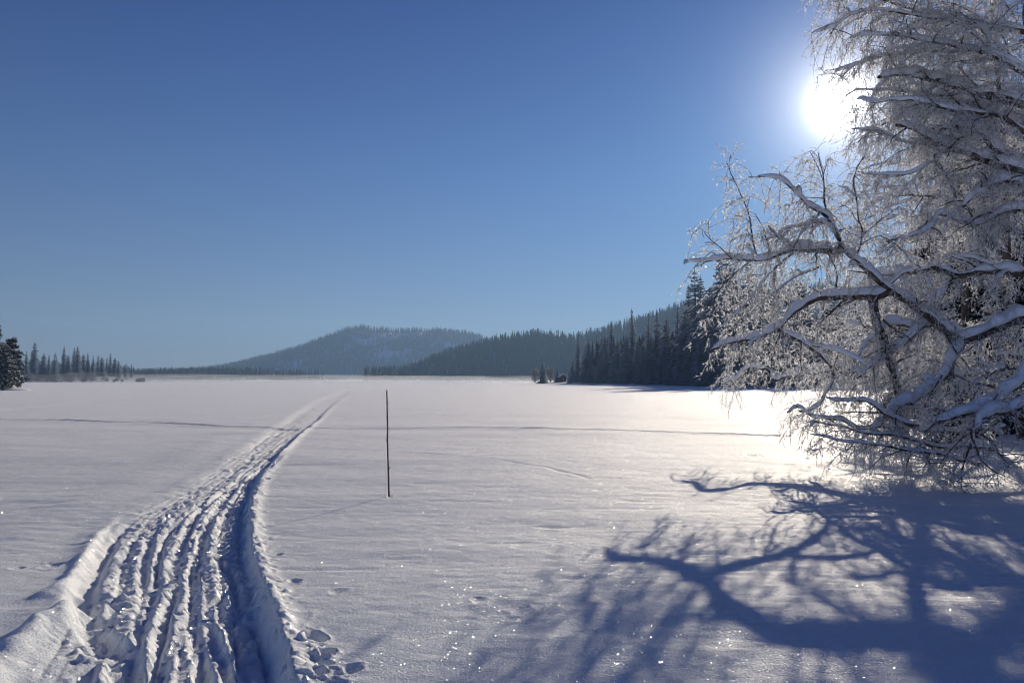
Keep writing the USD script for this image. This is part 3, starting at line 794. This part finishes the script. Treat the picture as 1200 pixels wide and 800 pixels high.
# (view px, py, distance) along each limb from its root to its tip, radius at root and tip, snow depth factor
LIMBS = [
    # the big arch, its low arm and the arm to the stem
    ([(1242, 395, 15.4), (1200, 374, 15.0), (1160, 386, 14.8), (1130, 398, 14.6), (1090, 370, 14.5), (1050, 345, 14.45), (1010, 313, 14.4), (986, 290, 14.4), (976, 264, 14.3), (953, 243, 14.2), (922, 216, 14.1), (905, 207, 14.0), (887, 206, 14)], .15, .010, 0.9),
    ([(1128, 399, 14.6), (1115, 420, 14.4), (1104, 441, 14.3), (1082, 460, 14.1), (1060, 475, 13.9), (1038, 492, 13.8), (1022, 504, 13.7)], .09, .035, 1.3),
    ([(986, 293, 14.4), (962, 294, 14.4), (932, 294, 14.45), (908, 300, 14.5), (890, 304, 14.5), (868, 305, 14.6), (842, 303, 14.7), (818, 306, 14.7), (803, 305, 14.7)], .075, .010, 1.0),
    ([(1044, 341, 14.45), (1022, 347, 14.5), (1003, 347, 14.5), (975, 347, 14.5), (950, 354, 14.5), (925, 370, 14.5), (908, 384, 14.5), (885, 395, 14.5), (866, 401, 14.5), (846, 404, 14.5), (830, 411, 14.5)], .085, .018, 1.0),
    ([(908, 384, 14.5), (932, 397, 14.5), (960, 415, 14.5), (977, 436, 14.5), (971, 456, 14.5), (957, 478, 14.5), (938, 482, 14.5)], .050, .022, 0.7),
    ([(1022, 347, 14.5), (1031, 385, 14.5), (1042, 420, 14.5), (1050, 457, 14.5), (1052, 490, 14.5), (1049, 514, 14.5)], .085, .05, 0.6),
    ([(1240, 420, 16.5), (1170, 418, 16.8), (1090, 408, 17.2), (1030, 414, 17.5), (985, 428, 17.8), (945, 436, 18), (912, 443, 18), (898, 432, 18), (880, 430, 18), (862, 444, 18), (846, 448, 18)], .10, .015, 1.0),
    # low sprawling branches over the bright snow
    ([(1180, 500, 14.6), (1110, 505, 14.3), (1055, 500, 14.1), (1010, 503, 14), (985, 492, 13.9), (960, 490, 13.8), (935, 478, 13.8), (922, 482, 13.7)], .06, .014, 0.6),
    ([(1165, 525, 13.6), (1100, 522, 13.5), (1050, 510, 13.4), (1005, 505, 13.3), (975, 497, 13.3), (950, 494, 13.2)], .05, .010, 0.4),
    ([(1150, 545, 12.9), (1085, 530, 12.9), (1030, 520, 12.8), (985, 516, 12.8), (950, 508, 12.7)], .035, .008, 0.4),
    ([(1075, 500, 13.6), (1040, 485, 13.6), (1012, 470, 13.7), (985, 470, 13.8), (968, 466, 13.8)], .045, .012, 0.7),
    # right lower snowy fingers
    ([(1250, 425, 12.9), (1205, 437, 12.8), (1178, 464, 12.7), (1160, 475, 12.6), (1130, 484, 12.5), (1100, 493, 12.4)], .09, .03, 1.25),
    ([(1250, 470, 12.7), (1200, 476, 12.5), (1168, 480, 12.4), (1150, 492, 12.3), (1142, 512, 12.2)], .085, .035, 1.25),
    ([(1145, 490, 12.5), (1139, 515, 12.3), (1145, 535, 12.2), (1160, 548, 12.1), (1178, 556, 12.0)], .022, .008, 0.2),
    ([(1160, 515, 12.4), (1172, 532, 12.3), (1182, 545, 12.2), (1196, 545, 12.2)], .020, .008, 0.2),
    ([(1138, 520, 12.3), (1130, 545, 12.2), (1126, 572, 12.1), (1142, 582, 12.0)], .018, .006, 0.2),
    # middle right
    ([(1240, 300, 15.5), (1190, 318, 15.3), (1150, 318, 15.2), (1120, 322, 15.1), (1092, 312, 15), (1080, 318, 15), (1040, 322, 14.9), (1018, 326, 14.9)], .085, .03, 1.3),
    ([(1120, 322, 15.1), (1105, 340, 15), (1090, 355, 14.9), (1075, 372, 14.8)], .05, .03, 1.2),
    ([(1180, 430, 15), (1130, 440, 15), (1095, 420, 15), (1060, 430, 15), (1040, 440, 15), (1010, 448, 15.1), (990, 446, 15.1)], .06, .02, 1.0),
    ([(1110, 372, 14.7), (1075, 384, 14.6), (1050, 378, 14.6), (1032, 386, 14.6), (1016, 402, 14.6), (1000, 420, 14.6)], .05, .015, 1.1),
    ([(1085, 380, 14.6), (1060, 398, 14.5), (1044, 412, 14.5), (1022, 425, 14.5), (1004, 442, 14.5)], .045, .02, 1.0),
    # upper right
    ([(1222, 222, 15.4), (1190, 196, 15.2), (1160, 190, 15.1), (1128, 178, 15), (1110, 170, 15), (1092, 162, 14.9), (1072, 150, 14.9), (1050, 146, 14.9)], .12, .03, 1.2),
    ([(1180, 188, 15.2), (1160, 168, 15.1), (1140, 152, 15), (1118, 148, 15), (1100, 152, 14.9)], .08, .03, 1.2),
    ([(1222, 232, 15.4), (1192, 214, 15.2), (1160, 216, 15.1), (1142, 228, 15), (1126, 244, 14.9)], .075, .03, 1.2),
    ([(1222, 240, 15.4), (1180, 250, 15.2), (1140, 262, 15), (1100, 250, 14.9), (1092, 262, 14.8), (1070, 274, 14.8), (1040, 284, 14.8)], .055, .02, 1.0),
    ([(1120, 232, 15), (1090, 190, 14.9), (1060, 204, 14.8), (1030, 205, 14.8), (1005, 200, 14.8)], .03, .010, 0.6),
    ([(1225, 128, 15.6), (1180, 118, 15.5), (1150, 112, 15.4), (1118, 100, 15.3), (1090, 93, 15.2), (1062, 88, 15.1), (1030, 92, 15)], .12, .03, 1.2),
    ([(1215, 40, 15.8), (1150, 30, 15.7), (1085, 15, 15.6), (1030, 0, 15.5), (985, -12, 15.4), (968, -4, 15.4)], .07, .015, 0.8),
    ([(1210, -40, 16), (1130, -60, 15.9), (1050, -75, 15.7), (985, -80, 15.6), (968, -60, 15.5)], .07, .015, 0.8),
    ([(1205, 90, 15), (1150, 62, 14.9), (1100, 50, 14.8), (1050, 42, 14.7), (1000, 45, 14.7)], .05, .015, 0.8),
    ([(1208, 160, 14.8), (1160, 135, 14.6), (1110, 128, 14.5), (1060, 118, 14.4), (1020, 120, 14.4)], .05, .012, 0.8),
    ([(1180, 70, 15), (1100, 24, 14.9), (1030, 12, 14.8), (990, 22, 14.8), (972, 40, 14.8)], .04, .010, 0.6),
    ([(1200, 150, 16.3), (1120, 122, 16.2), (1062, 132, 16.0), (1034, 146, 16)], .05, .014, 0.9),
    ([(1195, -10, 14.5), (1080, -34, 14.4), (1005, -42, 14.3), (972, -26, 14.3)], .05, .012, 0.6),
    ([(1190, 270, 16.4), (1120, 240, 16.3), (1060, 228, 16.2), (1030, 236, 16.2), (1008, 255, 16.2)], .05, .014, 0.9),
    ([(1180, 140, 15.8), (1110, 116, 15.6), (1055, 108, 15.5), (1015, 104, 15.4), (988, 112, 15.4)], .03, .008, 0.5),
    ([(1150, 60, 15.6), (1090, 62, 15.5), (1040, 66, 15.4), (1002, 76, 15.3), (985, 92, 15.3)], .03, .008, 0.5),
    ([(1110, 172, 15.2), (1060, 166, 15.1), (1020, 152, 15.0), (995, 150, 15.0)], .03, .008, 0.5),
    # the upright shoot at the left and the twigs round the sun
    ([(888, 303, 14.5), (882, 280, 14.5), (880, 262, 14.5), (876, 243, 14.5), (869, 226, 14.5), (858, 205, 14.5), (850, 190, 14.5)], .020, .006, 0.2),
    ([(976, 262, 14.3), (966, 236, 14.3), (964, 215, 14.3), (962, 195, 14.3), (958, 178, 14.3)], .022, .007, 0.2),
    ([(1000, 305, 14.4), (1010, 270, 14.4), (1004, 240, 14.4), (1000, 215, 14.4), (1010, 185, 14.4)], .022, .007, 0.2),
    ([(960, 250, 14.3), (945, 262, 14.3), (925, 268, 14.3), (905, 278, 14.3), (890, 283, 14.3)], .025, .008, 0.5),
    ([(985, 292, 14.4), (968, 262, 14.2), (958, 262, 14.2), (930, 290, 14.2)], .03, .012, 0.6),
    ([(930, 296, 14.4), (905, 316, 14.4), (888, 336, 14.4), (873, 356, 14.4), (858, 372, 14.4), (842, 386, 14.4)], .024, .006, 0.4),
    ([(962, 312, 14.4), (940, 322, 14.4), (918, 336, 14.4), (898, 348, 14.4), (884, 362, 14.4)], .024, .008, 0.3),
    ([(880, 305, 14.6), (862, 320, 14.6), (848, 335, 14.6), (838, 352, 14.6), (833, 370, 14.6)], .016, .006, 0.2),
    ([(842, 303, 14.7), (834, 295, 14.7), (828, 300, 14.7), (816, 314, 14.7)], .009, .005, 0.0),
    ([(858, 304, 14.6), (846, 292, 14.6), (832, 280, 14.6), (820, 268, 14.6), (815, 272, 14.6)], .012, .005, 0.1),
]
STEM = [(1232, 560, 15.6), (1236, 500, 15.6), (1238, 420, 15.5), (1232, 330, 15.5), (1222, 230, 15.4), (1214, 120, 15.6), (1208, 0, 15.9), (1200, -120, 16.2), (1185, -240, 16.5)]


def rough(v, amp, sc, seed):
    return v + amp * (np.stack([meshkit.fbm(v * sc + 10 * k, 3, seed + k) for k in range(3)], -1) - 0.5) * 2


pts = spline([at(*p) for p in STEM], 60)
pts[0, 2] = min(pts[0, 2], float(ground(pts[0, 0], pts[0, 1])) - 0.4)
v, f = tube(pts, np.linspace(0.26, 0.10, 60) * (1 + 0.5 * np.exp(-np.arange(60) / 4)), 14)
obj('trunk', (rough(v, .03, 3, 1), f), BARK, birch, True)

twig_p, twig_w, twl_p, twl_w, frost = [], [], [], [], []
AWAY = np.array([-1.0, -0.15, 0.0])          # the crown reaches out over the lake


def grow(p, d, L, n, droop, wig, rng):
    out, s = [p], L / (n - 1)
    for _ in range(n - 1):
        d = d + rng.normal(0, wig, 3) - UP * droop * s
        d /= np.linalg.norm(d)
        p = p + d * s
        out.append(p)
    return np.array(out)


def flakes(P, k, size, rng):
    """feathers of hoar frost standing off a twig"""
    if k <= 0:
        return
    i = rng.uniform(0, len(P) - 1.001, k)
    a = i.astype(int)
    c = P[a] + (P[a + 1] - P[a]) * (i - a)[:, None]
    d = rng.normal(0, 1, (k, 3)); d /= np.linalg.norm(d, axis=1, keepdims=True)
    s = np.cross(d, rng.normal(0, 1, (k, 3))); s /= np.linalg.norm(s, axis=1, keepdims=True)
    L = size * rng.uniform(0.5, 1.4, (k, 1))
    frost.append(np.stack([c - d * L * 0.3 + s * L * 0.28, c - s * L * 0.28, c + d * L], 1))


def twig(p, d, L, rng, w0=0.0075, droop=1.6, dens=1.0):
    if p[0] / p[1] < 0.268 and p[1] < 17 and p[2] < 4.4 and rng.random() < (0.85 if p[2] > 2.6 else 0.5):
        return                                    # the outermost ends are bare
    P = grow(p, d, L, 6, droop, 0.16, rng)
    if P[-1, 2] < 0.12:
        P[:, 2] = np.maximum(P[:, 2], 0.10 + 0.1 * rng.random())
    twig_p.append(P); twig_w.append(np.linspace(w0, 0.0045, 6))
    flakes(P, int(15 * L * dens + 1), 0.037, rng)
    m = int(L * 14 * dens) + 1
    for q in rng.uniform(0.12, 1.0, m):
        a = min(int(q * 5), 4)
        c = P[a] + (P[a + 1] - P[a]) * (q * 5 - a)
        ax = P[a + 1] - P[a]; ax /= np.linalg.norm(ax)
        e = ax * 0.7 + rng.normal(0, 0.6, 3); e /= np.linalg.norm(e)
        T = grow(c, e, rng.uniform(0.08, 0.26), 3, 1.8, 0.15, rng)
        twl_p.append(T); twl_w.append(np.array([0.0065, 0.0055, 0.004]))
        flakes(T, 3, 0.033, rng)


def snow_on(P, r, depth, parent, seed, name='snow', sides=9):
    t = np.gradient(P, axis=0); t /= np.linalg.norm(t, axis=1, keepdims=True) + 1e-9
    flat = np.clip((1 - np.abs(t[:, 2])) / 0.30, 0.15, 1)
    n = len(P)
    env = np.clip(np.minimum(np.arange(n), np.arange(n)[::-1]) / 2.5, 0, 1) ** 0.5
    lum = 0.30 + 1.5 * meshkit.fbm(P * 4.2, 3, seed)
    # here and there the snow has slid off
    gap = sstep(meshkit.fbm(P * 1.3 + 50, 2, seed + 9), 0.27, 0.36)
    hgt = (r * 0.75 + 0.035) * depth * flat * env * lum * (0.25 + 0.75 * gap)
    c = P + UP * (r * 0.45 + hgt * 0.55)[:, None]
    wid = (r * 1.02 + 0.022 * depth) * env * (0.7 + 0.3 * lum) * (0.55 + 0.45 * flat) * (0.4 + 0.6 * gap)
    nn = sides
    ang = np.arange(nn) * 2 * np.pi / nn
    a = np.cross(t, UP); a /= np.linalg.norm(a, axis=1, keepdims=True) + 1e-6
    b = np.cross(a, t)
    v = c[:, None] + (wid[:, None] * np.cos(ang))[..., None] * a[:, None] + ((hgt + 0.004)[:, None] * np.sin(ang))[..., None] * b[:, None]
    i, j = np.meshgrid(np.arange(n - 1), np.arange(nn), indexing='ij')
    q = np.stack([i * nn + j, i * nn + (j + 1) % nn, (i + 1) * nn + (j + 1) % nn, (i + 1) * nn + j], -1).reshape(-1, 4)
    v = rough(v.reshape(-1, 3), 0.030 * min(1, depth), 8, seed)
    k = np.arange(nn)
    f = np.vstack([q[:, [0, 1, 2]], q[:, [0, 2, 3]], np.stack([np.full(nn, len(v)), (k + 1) % nn, k], 1), np.stack([np.full(nn, len(v) + 1), len(v) - nn + k, len(v) - nn + (k + 1) % nn], 1)])
    return np.vstack([v, c[:1], c[-1:]]), f


def branch_piece(P, r, depth, seed, name='branch'):
    v, f = tube(P, r, 9 if r[0] > .03 else 6)
    o = obj(name, (rough(v, min(.02, r[0] * .25), 5, seed), f), BARK, birch, True)
    if depth > 0.25:
        obj('snow', snow_on(P, r, depth, o, seed), SNOW_CAP, o, True)
    return o


minor, minor_snow = MB(), MB()
for li, (L, r0, r1, dep) in enumerate(LIMBS):
    W = np.array([at(*p) for p in L])
    ln = np.linalg.norm(np.diff(W, axis=0), axis=1).sum()
    n = max(10, int(ln / 0.085))
    P = spline(W, n)
    jit = np.stack([meshkit.fbm(P * 1.7 + 7 * k, 3, 60 + li) for k in range(3)], -1) - 0.5
    P = P + jit * 0.18 * np.minimum(1, np.arange(n) / 6)[:, None]
    r = r0 + (r1 - r0) * np.linspace(0, 1, n) ** 0.8
    branch_piece(P, r, dep, 100 + li, 'limb' if r0 >= .05 else 'branch')
    T = np.gradient(P, axis=0); T /= np.linalg.norm(T, axis=1, keepdims=True)
    upper = W[:, 2].mean() > 6.0
    low = W[:, 2].mean() < 1.5
    # lesser branches
    s = 0.35
    while s < ln:
        i = min(int(s / ln * (n - 1)), n - 2)
        s += rB.uniform(0.16, 0.34)
        d = T[i] * 0.75 + rB.normal(0, 0.55, 3) + AWAY * 0.12 + UP * rB.uniform(-0.25, 0.45)
        if low:
            d[2] = d[2] * 0.35
        d /= np.linalg.norm(d)
        BL = rB.uniform(0.5, 1.5) * (1.15 if upper else 1.0) * (0.75 + 0.25 * (r0 > .05)) * (1 - 0.62 * sstep(s / ln, 0.35, 1.0)) * (0.72 if W[-1, 0] / W[-1, 1] < 0.36 else 1.1)
        if low:
            BL *= 0.75
        m = 9
        B = grow(P[i], d, BL, m, 0.55, 0.14, rB)
        B[:, 2] = np.maximum(B[:, 2], 0.15)
        br = np.linspace(min(r[i] * 0.55, 0.024), 0.006, m)
        minor.add(*tube(B, br, 5))
        if rB.random() < (0.42 if not low else 0.12) and abs(d[2]) < 0.75:
            minor_snow.add(*snow_on(spline(B, 12), np.interp(np.linspace(0, 1, 12), np.linspace(0, 1, m), br), rB.uniform(0.5, 1.15) * min(1, dep + 0.3), None, rB.integers(1e6), sides=6))
        tq = 0.10
        while tq < BL:
            k = min(int(tq / BL * (m - 1)), m - 2)
            tq += rB.uniform(0.055, 0.12)
            ax = B[k + 1] - B[k]; ax /= np.linalg.norm(ax)
            e = ax * 0.6 + rB.normal(0, 0.5, 3) - UP * (0.15 if not low else -0.05); e /= np.linalg.norm(e)
            TL = rB.uniform(0.2, 0.75) * (0.7 if low else 1.0)
            twig(B[k], e, TL, rB, droop=2.0 if not low else 0.8)
        twig(B[-1], B[-1] - B[-2], rB.uniform(0.3, 0.7), rB)
    # twigs straight off the limb, hanging
    s = 0.15
    while s < ln:
        i = min(int(s / ln * (n - 1)), n - 2)
        s += rB.uniform(0.05, 0.11) * (0.6 if upper else 1.0)
        d = rB.normal(0, 0.6, 3) + T[i] * 0.5 - UP * 0.2; d /= np.linalg.norm(d)
        twig(P[i], d, rB.uniform(0.25, 0.95) * (0.6 if low else 1), rB, droop=2.6 if not low else 1.0)


def flush(tree):
    global minor, minor_snow
    tag(obj('lesser_branches', minor.mesh(), BARK, tree, True), kind='stuff')
    tag(obj('branch_snow', minor_snow.mesh(), SNOW_CAP, tree, True), kind='stuff')
    curves('twigs', twig_p, twig_w, TWIG, tree, 'stuff')
    curves('twiglets', twl_p, twl_w, TWIGLET, tree, 'stuff')
    mb = MB(); mb.tris(np.concatenate(frost))
    tag(obj('hoar_frost', mb.mesh(), FROST, tree), kind='stuff')
    print('birch: twigs', len(twig_p), 'twiglets', len(twl_p), 'frost', sum(len(x) for x in frost))
    for x in (twig_p, twig_w, twl_p, twl_w, frost):
        x.clear()
    minor, minor_snow = MB(), MB()


flush(birch)


def frosted_birch(px, Y, H, R, label, seed, n_limb=16, q0=0.18):
    """a smaller birch white with hoar frost"""
    rng = np.random.default_rng(seed)
    X = at(px, 444, Y)[0]
    z0 = float(ground(X, Y)) - 0.2
    tree = thing('frosted_birch', label, 'tree')
    zs = np.linspace(0, H, 14)
    tp = np.c_[X + np.cumsum(rng.normal(-0.02, 0.05, 14)), Y + np.cumsum(rng.normal(0, 0.05, 14)), z0 + zs]
    obj('trunk', tube(tp, np.linspace(0.12, 0.02, 14), 9), BARK, tree, True)
    for k in range(n_limb):
        q = q0 + (0.98 - q0) * (k + rng.random()) / n_limb
        b = np.array([np.interp(q * H, zs, tp[:, j]) for j in range(3)])
        az = rng.uniform(0, 6.28)
        d = np.array([math.cos(az), math.sin(az), rng.uniform(0.3, 0.9)]); d /= np.linalg.norm(d)
        L = R * (1.25 - 0.7 * abs(q - 0.45)) * rng.uniform(0.75, 1.2)
        P = grow(b, d, L, 14, 0.42, 0.07, rng)
        r = np.linspace(0.035 * (1.2 - q) + .012, 0.008, 14)
        v, f = tube(P, r, 6)
        o = obj('limb', (v, f), BARK, tree, True)
        obj('snow', snow_on(P, r, 0.8, o, seed + k), SNOW_CAP, o, True)
        s = 0.3
        while s < L:
            i = min(int(s / L * 13), 12)
            s += rng.uniform(0.22, 0.42)
            e = (P[i + 1] - P[i]) / np.linalg.norm(P[i + 1] - P[i]) * 0.6 + rng.normal(0, 0.5, 3); e /= np.linalg.norm(e)
            BL = rng.uniform(0.4, 1.2)
            B = grow(P[i], e, BL, 7, 0.7, 0.14, rng)
            minor.add(*tube(B, np.linspace(0.013, 0.006, 7), 4))
            if rng.random() < 0.4:
                minor_snow.add(*snow_on(spline(B, 9), np.linspace(0.013, 0.006, 9), 0.9, None, rng.integers(1e6), sides=5))
            tq = 0.08
            while tq < BL:
                j = min(int(tq / BL * 6), 5)
                tq += rng.uniform(0.09, 0.18)
                e = (B[j + 1] - B[j]) / np.linalg.norm(B[j + 1] - B[j]) * 0.6 + rng.normal(0, 0.5, 3) - UP * 0.2; e /= np.linalg.norm(e)
                twig(B[j], e, rng.uniform(0.2, 0.65), rng, droop=2.0, dens=0.8)
    flush(tree)


frosted_birch(1135, 20, 11.0, 2.2, 'frosted birch standing right behind the big limbs', 201, 16, 0.42)
frosted_birch(1195, 17.5, 11.0, 2.2, 'frosted birch at the right edge behind the leaning birch stem', 202, 15, 0.45)
frosted_birch(1092, 27, 13.5, 2.5, 'tall frosted birch farther back, its crown right of the sun', 203, 24)
frosted_birch(1060, 24, 6.0, 1.5, 'small frosted birch standing behind the big arched limb', 204, 16)
frosted_birch(1160, 31, 16.0, 2.8, 'tallest frosted birch, behind the others at upper right', 205, 20, 0.35)

# snow-laden spruces close behind the birch
LADEN = [make_spruce('laden_spruce', 61, 11, 2.3, 30, 9, 9, 0.55, low=0.02, power=0.7, green=DARK_NEEDLE), make_spruce('laden_young_spruce', 62, 7, 1.7, 24, 9, 9, 0.6, low=0.02, power=0.75, green=DARK_NEEDLE)]
for px, ty, Y, k, lab in [(1125, 130, 36, 0, 'snow-laden spruce close behind the birch limbs'), (1180, 90, 33, 0, 'tall snow-laden spruce behind the birch near the right edge'), (1085, 240, 40, 0, 'snowy spruce standing left of the laden pair behind the birch'),
                          (1205, 240, 23, 0, 'snow-laden spruce cut by the right edge behind the birch'), (1068, 345, 44, 1, 'smaller snowy spruce furthest left behind the birch trunk'), (1135, 330, 24, 1, 'low laden spruce under the birch limbs'),
                          (1180, 365, 20, 1, 'young laden spruce beside the birch stem at the right edge'), (1112, 400, 21, 1, 'youngest snow-buried spruce under the birch arch'), (1240, 330, 18.5, 1, 'young laden spruce just outside the right edge')]:
    top = at(px, ty, Y)
    z0 = float(ground(top[0], Y)) - 0.15
    copy_of(LADEN[k], 'laden_spruce', lab, 'tree', (top[0], Y, z0), rngT.uniform(0, 6), np.array([1, 1, 1]) * (top[2] - z0) / (11, 7)[k])

# ------------------------------------------------------------------ frosty air and the mist over the far lake
AIR = mat('frosty_air', {'v': ('principled_volume', {'color': (0.40, 0.65, 1.0), 'density': 0.00029, 'anisotropy': 0.3})}, volume='v.volume')
tag(obj('haze', bx(-1500, 2600, -60, 2700, -3.0, 190), AIR), kind='stuff')
MIST = mat('lake_mist', {'v': ('principled_volume', {'color': (0.95, 0.97, 1.0), 'density': 0.0030, 'anisotropy': 0.5})}, volume='v.volume')
MISTS = [(84, 425, 62, 30, 5.0, 'pale mist drifting round the scrub below the left row of spruces'), (165, 520, 95, 60, 5.0, 'mist on the far lake right of the left row of spruces'),
         (300, 640, 240, 110, 5.0, 'thin mist lying on the far lake below the long hill'), (545, 640, 160, 80, 4.2, 'thin mist on the far lake before the nearer ridge')]
for px, Y, rx, ry, rz, lab in MISTS:
    mb = MB()
    for k, q in enumerate((1.0, 0.78, 0.55, 0.33)):      # thinner outward: the bank is densest near the ice
        s_ = trimesh.creation.icosphere(4, 1.0)
        w = s_.vertices * [rx, ry, 1]
        bump_ = meshkit.fbm(np.c_[w[:, 0] / 14 + k * 3, w[:, 1] / 25, s_.vertices[:, 2] * 1.5 + Y], 3, int(px) + k)
        v = s_.vertices * (0.55 + 0.9 * bump_)[:, None] * [rx * q ** 0.3, ry * q ** 0.3, rz * q]
        mb.add(v + [at(px, 440, Y)[0], Y, 0.2], s_.faces)
    tag(obj('mist_bank', mb.mesh(), MIST), lab, 'mist', kind='stuff')
